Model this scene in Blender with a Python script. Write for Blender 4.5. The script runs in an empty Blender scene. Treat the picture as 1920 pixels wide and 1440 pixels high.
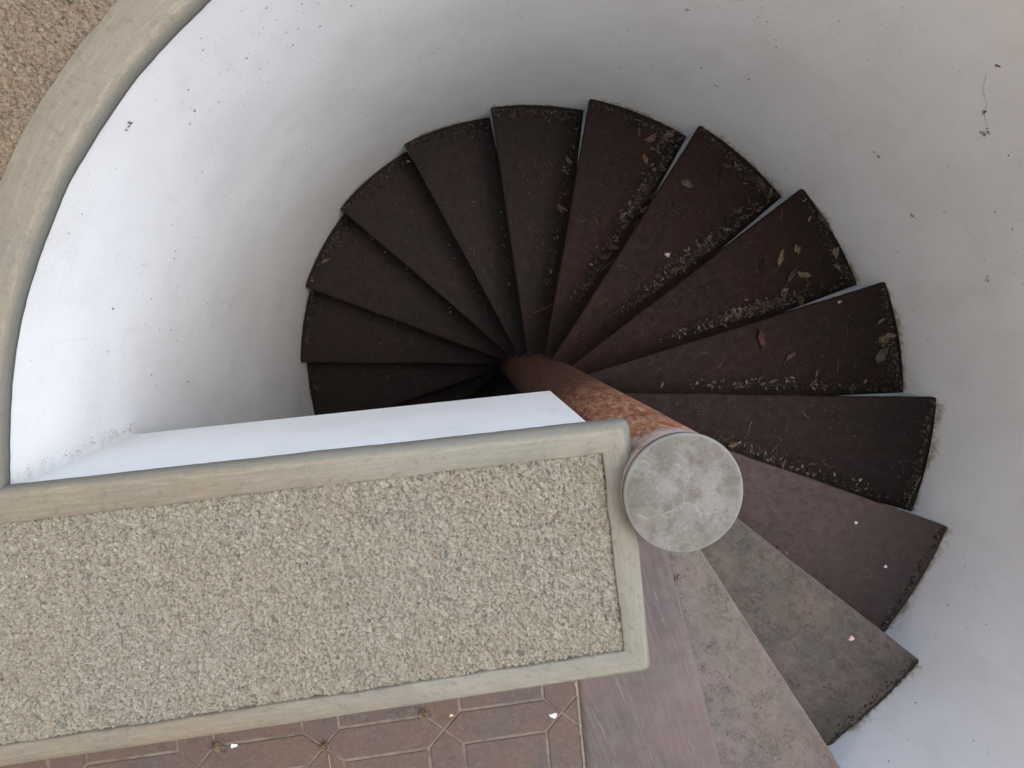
import bpy, math, random
import numpy as np
from mathutils import Matrix, Vector
random.seed(7); rng = np.random.default_rng(11)
scene = bpy.context.scene
R = math.radians

# ------------------------------------------------------------------ camera, sky, sun, exposure
cam_d = bpy.data.cameras.new("camera"); cam = bpy.data.objects.new("camera", cam_d)
scene.collection.objects.link(cam); scene.camera = cam
rot = Matrix(((0.993715005, 0.061863739, -0.093291833), (-0.050033833, 0.990994401, 0.124204315), (0.100135427, -0.118755944, 0.987861287)))
cam.matrix_world = Matrix.Translation((-0.44447613, 0.39862566, 1.65656637)) @ rot.to_4x4()
cam_d.sensor_width = 36.0; cam_d.lens = 1406.79 / 1920 * 36.0
cam_d.clip_start = 0.05; cam_d.clip_end = 500

SUN_AZ, SUN_EL = 0.0, 69.0            # direction the light comes from: angle from +X towards +Y, elevation
world = bpy.data.worlds.new("World"); scene.world = world; world.use_nodes = True
wn = world.node_tree.nodes; wl = world.node_tree.links
sky = wn.new("ShaderNodeTexSky"); sky.sky_type = 'NISHITA'; sky.sun_disc = False
sky.sun_elevation = R(SUN_EL); sky.sun_rotation = R(90 - SUN_AZ); sky.air_density = 1.0; sky.dust_density = 3.0; sky.ozone_density = 1.0
bg = wn["Background"]; bg.inputs["Strength"].default_value = 0.15
bw = wn.new("ShaderNodeRGBToBW"); mx = wn.new("ShaderNodeMix"); mx.data_type = 'RGBA'; mx.inputs[0].default_value = .06   # thin cloud: the blue is washed out evenly
wl.new(sky.outputs[0], bw.inputs[0]); wl.new(sky.outputs[0], mx.inputs[6]); wl.new(bw.outputs[0], mx.inputs[7]); wl.new(mx.outputs[2], bg.inputs[0])
sl = bpy.data.lights.new("sun", 'SUN'); sl.energy = 0.66; sl.angle = R(100); sl.color = (0.99, 0.98, 0.93)
so = bpy.data.objects.new("sun", sl); scene.collection.objects.link(so)
sd = Vector((math.cos(R(SUN_EL)) * math.cos(R(SUN_AZ)), math.cos(R(SUN_EL)) * math.sin(R(SUN_AZ)), math.sin(R(SUN_EL))))
so.rotation_euler = sd.to_track_quat('Z', 'Y').to_euler(); so.location = sd * 20
vs = scene.view_settings; vs.view_transform = 'Standard'; vs.look = 'None'; vs.exposure = 1.42; vs.gamma = 1.0; vs.use_curve_mapping = False
scene.cycles.max_bounces = 10; scene.cycles.diffuse_bounces = 5

# ------------------------------------------------------------------ helpers
def link(o, parent=None):
    scene.collection.objects.link(o)
    if parent is not None: o.parent = parent
    return o
def tag(o, label=None, cat=None, group=None, kind=None):
    if label: o["label"] = label
    if cat: o["category"] = cat
    if group: o["group"] = group
    if kind: o["kind"] = kind
    return o
def empty(name, loc=(0, 0, 0)):
    o = bpy.data.objects.new(name, None); o.location = loc; o.empty_display_size = .1
    return link(o)
def mesh_obj(name, verts, faces, mat, parent=None, smooth=True, attrs=None, cols=None):
    me = bpy.data.meshes.new(name); me.from_pydata([tuple(v) for v in verts], [], [tuple(f) for f in faces]); me.update()
    if smooth: me.polygons.foreach_set("use_smooth", [True] * len(me.polygons))
    if mat: me.materials.append(mat)
    for k, v in (attrs or {}).items():
        a = me.attributes.new(k, 'FLOAT', 'POINT'); a.data.foreach_set("value", np.asarray(v, dtype=np.float32))
    if cols is not None:
        a = me.attributes.new("tint", 'FLOAT_COLOR', 'POINT'); a.data.foreach_set("color", np.asarray(cols, dtype=np.float32).ravel())
    o = bpy.data.objects.new(name, me)
    return link(o, parent)
def grid_faces(nu, nv, off=0, flip=False):
    f = []
    for i in range(nu - 1):
        for j in range(nv - 1):
            a = off + i * nv + j; b = a + 1; c = a + nv + 1; d = a + nv
            f.append((a, b, c, d) if flip else (a, d, c, b))
    return f
def vnoise(x, y, freq, seed=0):            # smooth value noise on arrays, -1..1
    x = np.asarray(x) * freq; y = np.asarray(y) * freq
    xi = np.floor(x).astype(np.int64); yi = np.floor(y).astype(np.int64); fx = x - xi; fy = y - yi
    def h(a, b):
        n = (a * 374761393 + b * 668265263 + seed * 974634777) & 0xFFFFFFFF
        n = ((n ^ (n >> 13)) * 1274126177) & 0xFFFFFFFF
        return ((n ^ (n >> 16)) & 0xFFFF) / 32767.5 - 1
    fx = fx * fx * (3 - 2 * fx); fy = fy * fy * (3 - 2 * fy)
    return (h(xi, yi) * (1 - fx) + h(xi + 1, yi) * fx) * (1 - fy) + (h(xi, yi + 1) * (1 - fx) + h(xi + 1, yi + 1) * fx) * fy
def extrude_poly(poly, z0, z1, inset=0.0):  # prism with a small chamfer at the top
    n = len(poly); c = np.mean(np.array(poly), axis=0); v = []
    def ins(p, d):
        q = []
        for i in range(n):
            a, b, e = np.array(poly[i - 1]), np.array(poly[i]), np.array(poly[(i + 1) % n])
            d1 = (b - a) / (np.linalg.norm(b - a) + 1e-9); d2 = (e - b) / (np.linalg.norm(e - b) + 1e-9)
            n1 = np.array([-d1[1], d1[0]]); n2 = np.array([-d2[1], d2[0]]); m = n1 + n2; m /= (m @ n1 + 1e-9)
            q.append(b + m * d)
        return q
    rings = [(poly, z0), (poly, z1 - inset), (ins(poly, inset), z1)] if inset else [(poly, z0), (poly, z1)]
    for p, z in rings: v += [(q[0], q[1], z) for q in p]
    f = [tuple(range(n))[::-1]]
    for r in range(len(rings) - 1):
        for i in range(n):
            j = (i + 1) % n; f.append((r * n + i, r * n + j, (r + 1) * n + j, (r + 1) * n + i))
    f.append(tuple(range((len(rings) - 1) * n, len(rings) * n)))
    return v, f

# ------------------------------------------------------------------ node helper
class NT:
    def __init__(s, name, rough=.85):
        s.m = bpy.data.materials.new(name); s.m.use_nodes = True; s.t = s.m.node_tree; s.n = s.t.nodes; s.l = s.t.links
        s.b = s.n["Principled BSDF"]; s.b.inputs["Roughness"].default_value = rough
        s.b.inputs["Specular IOR Level"].default_value = .25
        s.tc = s.n.new("ShaderNodeTexCoord"); s.co = s.tc.outputs["Object"]
    def set(s, sock, v):
        if hasattr(v, "is_linked") or isinstance(v, bpy.types.NodeSocket): s.l.new(v, sock)
        else: sock.default_value = v
    def map(s, scale=(1, 1, 1), rotz=0, co=None):
        m = s.n.new("ShaderNodeMapping"); m.inputs["Scale"].default_value = scale; m.inputs["Rotation"].default_value = (0, 0, rotz)
        s.l.new(co or s.co, m.inputs[0]); return m.outputs[0]
    def noise(s, scale, detail=4, rough=.55, co=None, dist=0, lac=2.0):
        t = s.n.new("ShaderNodeTexNoise"); t.inputs["Scale"].default_value = scale; t.inputs["Detail"].default_value = detail
        t.inputs["Roughness"].default_value = rough; t.inputs["Distortion"].default_value = dist; s.l.new(co or s.co, t.inputs["Vector"]); return t.outputs["Fac"]
    def vor(s, scale, feature='F1', out="Distance", co=None, rnd=1):
        t = s.n.new("ShaderNodeTexVoronoi"); t.feature = feature; t.inputs["Scale"].default_value = scale; t.inputs["Randomness"].default_value = rnd
        s.l.new(co or s.co, t.inputs["Vector"]); return t.outputs[out]
    def math(s, op, a, b=0.0, clamp=False):
        t = s.n.new("ShaderNodeMath"); t.operation = op; t.use_clamp = clamp; s.set(t.inputs[0], a); s.set(t.inputs[1], b); return t.outputs[0]
    def ramp(s, v, lo, hi, a=0.0, b=1.0):
        t = s.n.new("ShaderNodeMapRange"); t.interpolation_type = 'SMOOTHSTEP'
        for i, q in enumerate((v, lo, hi, a, b)): s.set(t.inputs[i], q)
        return t.outputs[0]
    def mix(s, f, a, b):
        t = s.n.new("ShaderNodeMix"); t.data_type = 'RGBA'
        s.set(t.inputs[0], f)
        for sock, v in ((t.inputs[6], a), (t.inputs[7], b)):
            if isinstance(v, bpy.types.NodeSocket): s.l.new(v, sock)
            else: sock.default_value = (*v, 1)
        return t.outputs[2]
    def attr(s, name, out="Fac"):
        t = s.n.new("ShaderNodeAttribute"); t.attribute_name = name; return t.outputs[out]
    def bump(s, h, dist, strength=1.0, normal=None):
        t = s.n.new("ShaderNodeBump"); t.inputs["Distance"].default_value = dist; t.inputs["Strength"].default_value = strength
        s.l.new(h, t.inputs["Height"])
        if normal: s.l.new(normal, t.inputs["Normal"])
        return t.outputs[0]
    gain = None
    def out(s, col, normal=None, rough=None):
        if s.gain and isinstance(col, bpy.types.NodeSocket):      # overall tone of the paint or clay
            g = s.n.new("ShaderNodeVectorMath"); g.operation = 'MULTIPLY'; s.l.new(col, g.inputs[0]); g.inputs[1].default_value = s.gain; col = g.outputs[0]
        if isinstance(col, bpy.types.NodeSocket): s.l.new(col, s.b.inputs["Base Color"])
        else: s.b.inputs["Base Color"].default_value = (*col, 1)
        if normal: s.l.new(normal, s.b.inputs["Normal"])
        if rough is not None: s.set(s.b.inputs["Roughness"], rough)
        return s.m

# ------------------------------------------------------------------ materials
def m_plaster():
    t = NT("white_plaster", .8)
    big = t.noise(3.2, 4, .6); fine = t.noise(160, 3, .6); mid = t.noise(22, 4, .6)
    c = t.mix(t.ramp(big, .35, .7), (.735, .750, .745), (.685, .695, .685))
    c = t.mix(t.ramp(mid, .56, .74, 0, .30), c, (.66, .65, .635))
    pit = t.vor(210); patch = t.ramp(t.noise(3.4, 4, .65), .44, .62); pc = t.n.new("ShaderNodeSeparateColor"); t.l.new(t.vor(210, out="Color"), pc.inputs[0])
    pits = t.math('MULTIPLY', t.math('MULTIPLY', t.ramp(pit, .12, .34, 1, 0), patch), t.math('GREATER_THAN', pc.outputs[0], .45))
    c = t.mix(t.math('MULTIPLY', pits, .5), c, (.36, .33, .33))
    sm = t.noise(1, 4, .6, co=t.map((9, 9, 5), .4)); c = t.mix(t.ramp(sm, .52, .72, 0, .3), c, (.60, .595, .575)); tr_ = t.noise(1, 5, .65, co=t.map((3, 3, 26), .3)); c = t.mix(t.ramp(tr_, .58, .74, 0, .22), c, (.56, .55, .53))
    # vertical faint drip streaks
    st = t.noise(1, 5, .6, co=t.map((34, 34, 1.6))); c = t.mix(t.ramp(st, .60, .80, 0, .22), c, (.55, .53, .50))
    # brown dirt halo where the treads meet the wall
    s = t.attr("stain"); n1 = t.noise(46, 5, .7); n2 = t.noise(11, 3, .6)
    k = t.math('MULTIPLY', s, t.ramp(t.math('ADD', n1, t.math('MULTIPLY', n2, .6)), .56, 1.06)); k = t.ramp(k, .04, .55)
    c = t.mix(t.math('MULTIPLY', k, .85), c, (.30, .225, .13))
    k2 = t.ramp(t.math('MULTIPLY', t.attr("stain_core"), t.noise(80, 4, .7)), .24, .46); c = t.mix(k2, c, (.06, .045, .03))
    h = t.math('SUBTRACT', t.math('ADD', t.math('MULTIPLY', mid, .9), t.math('MULTIPLY', fine, .16)), t.math('MULTIPLY', pits, .35))
    return t.out(c, t.bump(h, .0013, .55))
def m_cement(name="smooth_cement"):
    t = NT(name, .85); t.gain = (.68, .695, .70)
    uv = t.n.new("ShaderNodeCombineXYZ"); t.l.new(t.attr("along"), uv.inputs[0]); ac = t.attr("across"); t.l.new(ac, uv.inputs[1]); U = uv.outputs[0]
    warm = t.attr("warm")
    big = t.noise(7, 5, .6, co=U); st = t.noise(1, 6, .7, co=t.map((14, 150, 1), co=U)); fine = t.noise(300, 3, .65, co=U); mid = t.noise(48, 5, .7, co=U)
    c = t.mix(t.ramp(big, .36, .66), (.262, .258, .212), (.305, .285, .230))
    c = t.mix(warm, c, t.mix(t.ramp(big, .36, .66), (.262, .215, .150), (.225, .195, .145)))
    c = t.mix(t.ramp(st, .46, .70, 0, .45), c, (.37, .35, .29)); c = t.mix(t.ramp(st, .30, .46, .4, 0), c, (.19, .175, .135))
    c = t.mix(t.ramp(mid, .52, .68, 0, .6), c, (.175, .160, .125)); gr = t.noise(3.2, 5, .7, co=U); c = t.mix(t.ramp(gr, .52, .66, 0, .45), c, (.19, .185, .16))
    # hand-worked arris: greyer smooth lip, pale worn crest with the ridge highlight painted in
    lip = t.ramp(t.math('ADD', ac, t.math('MULTIPLY', t.math('SUBTRACT', mid, .5), .008)), .058, .066)
    c = t.mix(t.math('MULTIPLY', lip, .75), c, (.205, .205, .175))
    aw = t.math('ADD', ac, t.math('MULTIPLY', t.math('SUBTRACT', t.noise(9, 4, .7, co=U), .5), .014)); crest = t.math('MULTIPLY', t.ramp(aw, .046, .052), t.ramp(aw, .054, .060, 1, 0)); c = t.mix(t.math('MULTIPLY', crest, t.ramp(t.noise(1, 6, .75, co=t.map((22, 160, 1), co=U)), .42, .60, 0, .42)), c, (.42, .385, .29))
    c = t.mix(t.ramp(t.vor(60), .03, .07, .6, 0), c, (.12, .10, .075)); c = t.mix(t.ramp(fine, .5, .75, 0, .25), c, (.42, .40, .34))
    h = t.math('ADD', t.math('MULTIPLY', st, .5), t.math('ADD', mid, t.math('MULTIPLY', fine, .35)))
    return t.out(c, t.bump(h, .0028, .8))
def m_rough(gain=(1.50, 1.56, 1.56), name="rough_aggregate_render"):
    t = NT(name, .95); t.gain = gain
    big = t.noise(5, 4, .6); g = t.noise(150, 4, .7); mid = t.noise(38, 4, .65)
    c = t.mix(t.ramp(big, .36, .64), (.275, .245, .19), (.27, .25, .205))
    c = t.mix(t.ramp(g, .46, .68, 0, .6), c, (.44, .40, .32))
    c = t.mix(t.ramp(g, .32, .46, .9, 0), c, (.075, .065, .05))
    fg = t.noise(420, 3, .6); c = t.mix(t.ramp(fg, .52, .7, 0, .5), c, (.42, .385, .31)); c = t.mix(t.ramp(fg, .32, .45, .7, 0), c, (.085, .075, .056))
    c = t.mix(t.ramp(mid, .56, .70, 0, .45), c, (.24, .17, .125))
    # sparse darker bluish pebbles and pale ones
    wp = t.n.new('ShaderNodeVectorMath'); wp.operation = 'MULTIPLY_ADD'; wz = t.n.new('ShaderNodeTexNoise'); wz.inputs['Scale'].default_value = 90; t.l.new(t.co, wz.inputs['Vector']); t.l.new(wz.outputs['Color'], wp.inputs[0]); wp.inputs[1].default_value = (.012, .012, .012); t.l.new(t.co, wp.inputs[2]); WC = wp.outputs[0]
    vd = t.vor(52, co=WC); vc = t.vor(52, out="Color", co=WC); sx = t.n.new("ShaderNodeSeparateColor"); t.l.new(vc, sx.inputs[0])
    sel = t.math('GREATER_THAN', sx.outputs[0], .90); size = t.math('MULTIPLY', sx.outputs[1], .36)
    peb = t.math('MULTIPLY', sel, t.ramp(t.math('SUBTRACT', vd, size), -.03, .03, 1, 0))
    c = t.mix(t.math('MULTIPLY', peb, .7), c, (.11, .125, .115))
    vd2 = t.vor(120); vc2 = t.vor(120, out="Color"); s2 = t.n.new("ShaderNodeSeparateColor"); t.l.new(vc2, s2.inputs[0])
    p2 = t.math('MULTIPLY', t.math('GREATER_THAN', s2.outputs[0], .93), t.ramp(vd2, .18, .3, 1, 0))
    c = t.mix(t.math('MULTIPLY', p2, .7), c, (.50, .46, .40))
    h = t.math('ADD', g, t.math('MULTIPLY', mid, .5))
    return t.out(c, t.bump(t.math('ADD', h, t.math('MULTIPLY', fg, .7)), .012, 1.0))
def m_tread(k):
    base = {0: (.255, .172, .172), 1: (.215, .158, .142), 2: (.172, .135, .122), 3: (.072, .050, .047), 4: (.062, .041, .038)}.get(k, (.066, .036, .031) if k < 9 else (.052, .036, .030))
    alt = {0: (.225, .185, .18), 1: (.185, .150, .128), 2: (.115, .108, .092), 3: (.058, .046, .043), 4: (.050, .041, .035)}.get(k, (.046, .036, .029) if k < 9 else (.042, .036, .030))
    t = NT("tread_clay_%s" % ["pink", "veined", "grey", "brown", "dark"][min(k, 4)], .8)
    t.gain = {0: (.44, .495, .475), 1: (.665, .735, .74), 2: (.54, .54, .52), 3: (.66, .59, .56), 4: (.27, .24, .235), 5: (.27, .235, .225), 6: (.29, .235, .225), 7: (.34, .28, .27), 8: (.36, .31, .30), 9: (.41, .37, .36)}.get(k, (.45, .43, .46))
    t.b.inputs["Specular IOR Level"].default_value = .3 if k < 4 else .12
    uv = t.n.new("ShaderNodeCombineXYZ"); t.l.new(t.attr("along"), uv.inputs[0]); t.l.new(t.attr("across"), uv.inputs[1]); uv.inputs[2].default_value = k * 3.7
    U = uv.outputs[0]
    big = t.noise(6, 4, .6, co=U); mid = t.noise(30, 5, .7, co=U); fine = t.noise(230, 3, .6, co=U)
    c = t.mix(t.ramp(big, .36, .62), base, alt)
    c = t.mix(t.ramp(mid, .45, .75, 0, .5), c, tuple(x * .62 for x in base))
    st = t.noise(1, 6, .7, co=t.map((5, 75, 1), co=U))
    if k == 0:
        c = t.mix(t.ramp(st, .42, .56, 0, .8), c, (.17, .125, .135)); c = t.mix(t.ramp(st, .55, .70, 0, .9), c, (.36, .31, .315)); st2 = t.noise(1, 5, .7, co=t.map((9, 190, 1), co=U)); c = t.mix(t.ramp(st2, .56, .70, 0, .6), c, (.13, .095, .10)); c = t.mix(t.ramp(t.noise(2.6, 2, .5, co=U), .46, .60, 0, .35), c, (.34, .22, .22))
        c = t.mix(t.ramp(t.noise(3.5, 3, .6, co=U), .48, .66, 0, .5), c, (.30, .235, .225))
    else:
        c = t.mix(t.ramp(st, .5, .75, 0, .25), c, tuple(min(1, x * 1.35) for x in base))
    if k in (1, 2):                                         # branching mildew veins
        wv = t.noise(26, 3, .6, co=U); mp = t.n.new("ShaderNodeVectorMath"); mp.operation = 'MULTIPLY_ADD'
        nz = t.n.new("ShaderNodeTexNoise"); nz.inputs["Scale"].default_value = 42; nz.inputs["Detail"].default_value = 5; t.l.new(U, nz.inputs["Vector"])
        t.l.new(nz.outputs["Color"], mp.inputs[0]); mp.inputs[1].default_value = (.075, .075, 0); t.l.new(U, mp.inputs[2])
        ve = t.vor(48 if k == 1 else 42, 'DISTANCE_TO_EDGE', co=mp.outputs[0]); ve2 = t.vor(105, 'DISTANCE_TO_EDGE', co=mp.outputs[0])
        pat = t.ramp(t.noise(13, 3, .6, co=U), .40, .60)
        v = t.math('MULTIPLY', t.ramp(ve, .0, .09, 1, 0), t.math('MULTIPLY', pat, t.ramp(t.noise(90, 3, .6, co=U), .38, .56))); v2 = t.math('MULTIPLY', t.ramp(ve2, .0, .13, 1, 0), t.ramp(t.noise(17, 3, .6, co=U), .42, .62))
        v = t.math('MAXIMUM', v, t.math('MULTIPLY', v2, .8))
        sq = t.noise(150, 5, .75, co=U, dist=1.5); v = t.math('MAXIMUM', v, t.math('MULTIPLY', t.ramp(t.math('ABSOLUTE', t.math('SUBTRACT', sq, .5)), .0, .035, 1, 0), t.ramp(t.noise(10, 4, .65, co=U), .44, .62, 0, .8)))
        c = t.mix(t.math('MULTIPLY', v, .9), c, (.046, .035, .028))
        if k == 2: c = t.mix(t.ramp(t.noise(5.5, 5, .7, co=U), .50, .62, 0, .30), c, (.108, .098, .084)); c = t.mix(t.ramp(t.noise(24, 4, .65, co=U), .52, .68, 0, .55), c, (.19, .15, .135))
    # pale grit
    if k >= 3:
        for sc, th, am in ((150, .86, .55), (75, .93, .75)):
            vd = t.vor(sc, co=U); vc = t.vor(sc, out="Color", co=U); sx = t.n.new("ShaderNodeSeparateColor"); t.l.new(vc, sx.inputs[0])
            p = t.math('MULTIPLY', t.math('GREATER_THAN', sx.outputs[0], th if k != 3 else th + .05), t.ramp(vd, .10, .24, 1, 0))
            c = t.mix(t.math('MULTIPLY', p, am), c, (.20, .15, .13))
    # packed dirt along the wall and the riser
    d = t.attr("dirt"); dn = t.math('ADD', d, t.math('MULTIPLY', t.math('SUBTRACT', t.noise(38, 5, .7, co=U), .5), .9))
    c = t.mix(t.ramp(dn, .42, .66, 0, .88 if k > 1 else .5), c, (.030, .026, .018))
    e = t.attr("edge"); c = t.mix(t.math('MULTIPLY', e, .5), c, tuple(min(1, x * 1.35 + .006) for x in base))
    h = t.math('ADD', t.math('ADD', mid, t.math('MULTIPLY', fine, .35)), t.math('MULTIPLY', st, .35))
    return t.out(c, t.bump(h, .0016, .55), t.ramp(mid, .3, .7, .62, .88))
def m_column():
    t = NT("weathered_red_column", .75); t.gain = (.80, .77, .78)
    sp = t.n.new("ShaderNodeSeparateXYZ"); t.l.new(t.co, sp.inputs[0]); z = sp.outputs[2]
    a = t.noise(1, 6, .7, co=t.map((26, 26, 14))); b = t.noise(1, 6, .75, co=t.map((70, 70, 20)), dist=.6); cc = t.noise(9, 4, .6); sc = t.noise(1, 6, .7, co=t.map((120, 120, 30)))
    c = t.mix(t.ramp(a, .36, .60), (.27, .070, .030), (.38, .17, .085))
    c = t.mix(t.ramp(b, .46, .62, 0, .85), c, (.55, .39, .25)); c = t.mix(t.ramp(cc, .52, .68, 0, .7), c, (.17, .045, .025))
    c = t.mix(t.ramp(sc, .36, .46, .55, 0), c, (.11, .035, .02))
    # bare whitish cement showing towards the top: worn paint, ragged lower edge
    w = t.math('ADD', z, t.math('MULTIPLY', t.math('SUBTRACT', t.noise(22, 6, .75), .5), .34)); c = t.mix(t.ramp(w, .19, .29, 0, .9), c, (.55, .49, .44))
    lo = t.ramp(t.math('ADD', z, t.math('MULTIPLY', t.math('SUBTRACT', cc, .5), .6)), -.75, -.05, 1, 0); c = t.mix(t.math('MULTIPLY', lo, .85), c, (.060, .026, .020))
    h = t.math('ADD', a, t.math('MULTIPLY', b, .6))
    return t.out(c, t.bump(h, .003, .7))
def m_cap():
    t = NT("stained_grey_cap", .8); t.gain = (.48, .495, .485)
    big = t.noise(14, 5, .65); mid = t.noise(45, 6, .7); fine = t.noise(260, 4, .7)
    c = t.mix(t.ramp(big, .38, .62), (.355, .345, .32), (.235, .22, .19))
    c = t.mix(t.ramp(t.noise(26, 5, .6), .47, .66, 0, .65), c, (.17, .15, .125)); c = t.mix(t.ramp(t.noise(150, 4, .7), .50, .66, 0, .35), c, (.15, .13, .11))
    c = t.mix(t.ramp(t.noise(11, 3, .6, co=t.map((1, 1, 1), 1.1)), .54, .72, 0, .35), c, (.24, .165, .15))
    c = t.mix(t.ramp(fine, .48, .7, 0, .22), c, (.42, .40, .37))
    nz = t.n.new("ShaderNodeTexNoise"); nz.inputs["Scale"].default_value = 14; nz.inputs["Detail"].default_value = 4; t.l.new(t.co, nz.inputs["Vector"])
    mp = t.n.new("ShaderNodeVectorMath"); mp.operation = 'MULTIPLY_ADD'; t.l.new(nz.outputs["Color"], mp.inputs[0]); mp.inputs[1].default_value = (.09, .09, 0); t.l.new(t.co, mp.inputs[2])
    ve = t.vor(9, 'DISTANCE_TO_EDGE', co=mp.outputs[0]); cr = t.math('MULTIPLY', t.ramp(ve, .002, .016, 1, 0), t.ramp(t.noise(19, 3, .6), .46, .60)); scr = t.noise(1, 5, .7, co=t.map((30, 300, 1), .5)); c = t.mix(t.ramp(scr, .60, .72, 0, .5), c, (.46, .44, .41))
    c = t.mix(t.math('MULTIPLY', cr, .6), c, (.50, .47, .43))
    e = t.attr("edge"); c = t.mix(t.math('MULTIPLY', e, .6), c, (.42, .42, .41))
    h = t.math('ADD', t.math('MULTIPLY', mid, .8), t.math('MULTIPLY', cr, .35))
    return t.out(c, t.bump(h, .0018, .7))
def m_tile():
    t = NT("terracotta_tile", .6); t.gain = (.62, .76, .82)
    oi = t.n.new("ShaderNodeObjectInfo"); r = oi.outputs["Random"]
    g = t.n.new("ShaderNodeNewGeometry"); P = g.outputs["Position"]
    c = t.mix(t.ramp(t.noise(9, 4, .6, co=P), .38, .64), (.142, .083, .068), (.118, .082, .076)); c = t.mix(t.math('MULTIPLY', r, .4), c, (.175, .088, .052)); c = t.mix(t.ramp(t.noise(6, 4, .65, co=P), .52, .70, 0, .42), c, (.17, .09, .055)); c = t.mix(t.ramp(t.noise(150, 3, .6, co=P), .5, .7, 0, .3), c, (.25, .18, .15))
    c = t.mix(t.ramp(t.noise(70, 5, .7, co=P), .5, .72, 0, .5), c, (.21, .135, .11)); c = t.mix(t.ramp(t.noise(28, 4, .65, co=P), .54, .70, 0, .55), c, (.09, .065, .055))
    vd = t.vor(95, co=P); vc = t.vor(95, out="Color", co=P); sx = t.n.new("ShaderNodeSeparateColor"); t.l.new(vc, sx.inputs[0])
    c = t.mix(t.math('MULTIPLY', t.math('GREATER_THAN', sx.outputs[0], .93), t.ramp(vd, .08, .2, .7, 0)), c, (.05, .035, .03))
    return t.out(c, t.bump(t.noise(60, 5, .7, co=P), .0015, .6))
def m_simple(name, c1, c2, sc=20, rough=.9, bd=.001):
    t = NT(name, rough); n = t.noise(sc, 5, .65); return t.out(t.mix(t.ramp(n, .35, .65), c1, c2), t.bump(t.noise(sc * 4, 4, .65), bd, .7))
def m_tint():
    t = NT("dry_litter", .9); return t.out(t.attr("tint", "Color"))
def m_leaf(name, c1, c2):
    t = NT(name, .7); t.gain = (.46, .48, .52); n = t.noise(60, 4, .6); n2 = t.noise(25, 3, .6)
    c = t.mix(t.ramp(n2, .4, .62), c1, c2); c = t.mix(t.ramp(n, .52, .7, 0, .5), c, tuple(x * .45 for x in c1))
    v = t.attr("rib"); c = t.mix(t.math('MULTIPLY', v, .35), c, tuple(x * .5 for x in c1))
    return t.out(c, t.bump(n, .001, .5))

ROUGH_TAN = m_rough((1.18, 1.05, .93), "rough_tan_aggregate")
PLASTER, CEMENT, ROUGH, COLUMN, CAP, TILE = m_plaster(), m_cement(), m_rough(), m_column(), m_cap(), m_tile()
GROUT = m_simple("tile_grout", (.17, .145, .12), (.10, .085, .07), 25)
RISER = m_simple("painted_riser", (.50, .54, .59), (.42, .46, .50), 14)
DARKFLOOR = m_simple("lower_floor_tile", (.06, .045, .04), (.04, .035, .03), 9)
TERRACE = m_simple("terrace_screed", (.30, .28, .25), (.24, .225, .20), 3)
STRIP = m_simple("mortar_strip", (.27, .23, .19), (.18, .145, .12), 40)
TINT = m_tint()

# ------------------------------------------------------------------ measured geometry
H = 0.180766
# nosing line of each step: (a point on it, direction angle, signed offset from the column axis)
NOSE = {0: (.1765, -.79, 282.2), 1: (.5873, -.9602, 300.52), 2: (.9309, -.7698, 318.97), 3: (1.1466, -.4301, 337.53), 4: (1.2299, -.0425, 355.44),
        5: (1.1533, .3559, 13.67), 6: (.9363, .7124, 34.14), 7: (.6172, .9911, 54.78), 8: (.227, 1.1431, 77.23), 9: (-.1611, 1.1692, 95.65),
        10: (-.545, 1.0715, 115.71), 11: (-.8597, .8161, 135.97), 12: (-1.0778, .4669, 156.22), 13: (-1.1619, .0789, 176.24)}
for k in range(14, 18):
    a = 176.24 + 19.6 * (k - 13); NOSE[k] = (1.17 * math.cos(R(a)), 1.17 * math.sin(R(a)), a)
LAST = 16
RT = np.array([(-60, 1.205), (-40, 1.210), (-20.6, 1.227), (-2, 1.233), (17.1, 1.207), (37.3, 1.177), (58, 1.167), (78.5, 1.165), (97.5, 1.177), (117, 1.196), (136.5, 1.188), (156.6, 1.180), (176, 1.167), (200, 1.175), (250, 1.20), (300, 1.205)])
RTOP = np.array([(-60, 1.25), (0, 1.262), (60, 1.215), (110, 1.222), (131, 1.229), (140, 1.241), (156, 1.251), (176, 1.249), (200, 1.25), (300, 1.25)])
_D = np.arange(-60, 300.0); _K = np.exp(-.5 * (np.arange(-14, 15) / 6.0) ** 2); _K /= _K.sum()
def _smooth(tab):
    y = np.interp(_D, tab[:, 0], tab[:, 1]); return np.convolve(np.r_[y[-14:], y, y[:14]], _K, 'valid')
_S1, _S2 = _smooth(RT), _smooth(RTOP)
def rt(th): return np.interp(((th + 60) % 360) - 60, _D, _S1, period=360)
def rtop(th): return np.interp(((th + 60) % 360) - 60, _D, _S2, period=360)
def line(k):
    x, y, a = NOSE[k]; return np.array([x, y]), np.array([math.cos(R(a)), math.sin(R(a))])
def at_radius(k, r, off=0.0):               # point of the nosing line at radius r, pushed sideways (towards lower steps) by off
    p, d = line(k); n = np.array([-d[1], d[0]]); p = p + n * off
    b = p @ d; q = p - d * b; s = math.sqrt(max(1e-6, r * r - q @ q)); return q + d * s
NANG = [math.degrees(math.atan2(*at_radius(k, 1.2)[::-1])) % 360 for k in range(LAST + 1)]
NANG = [a - 360 if a > 270 and k < 6 else a for k, a in enumerate(NANG)]
for k in range(1, len(NANG)):
    while NANG[k] < NANG[k - 1]: NANG[k] += 360
def ztread(th):                              # height of the step meeting the wall at this angle
    k = np.searchsorted(np.array(NANG), th); return -np.minimum(k, LAST) * H
def wall_r(th, z):
    zt = ztread(th); f = np.clip((z - zt) / (.2255 - zt + 1e-6), 0, 1); a = rt(th); return a + (rtop(th) - a) * f
def smoothed_zt(th): return -np.clip((th - NANG[0]) / 19.6 + .5, 0, LAST) * H
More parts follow.
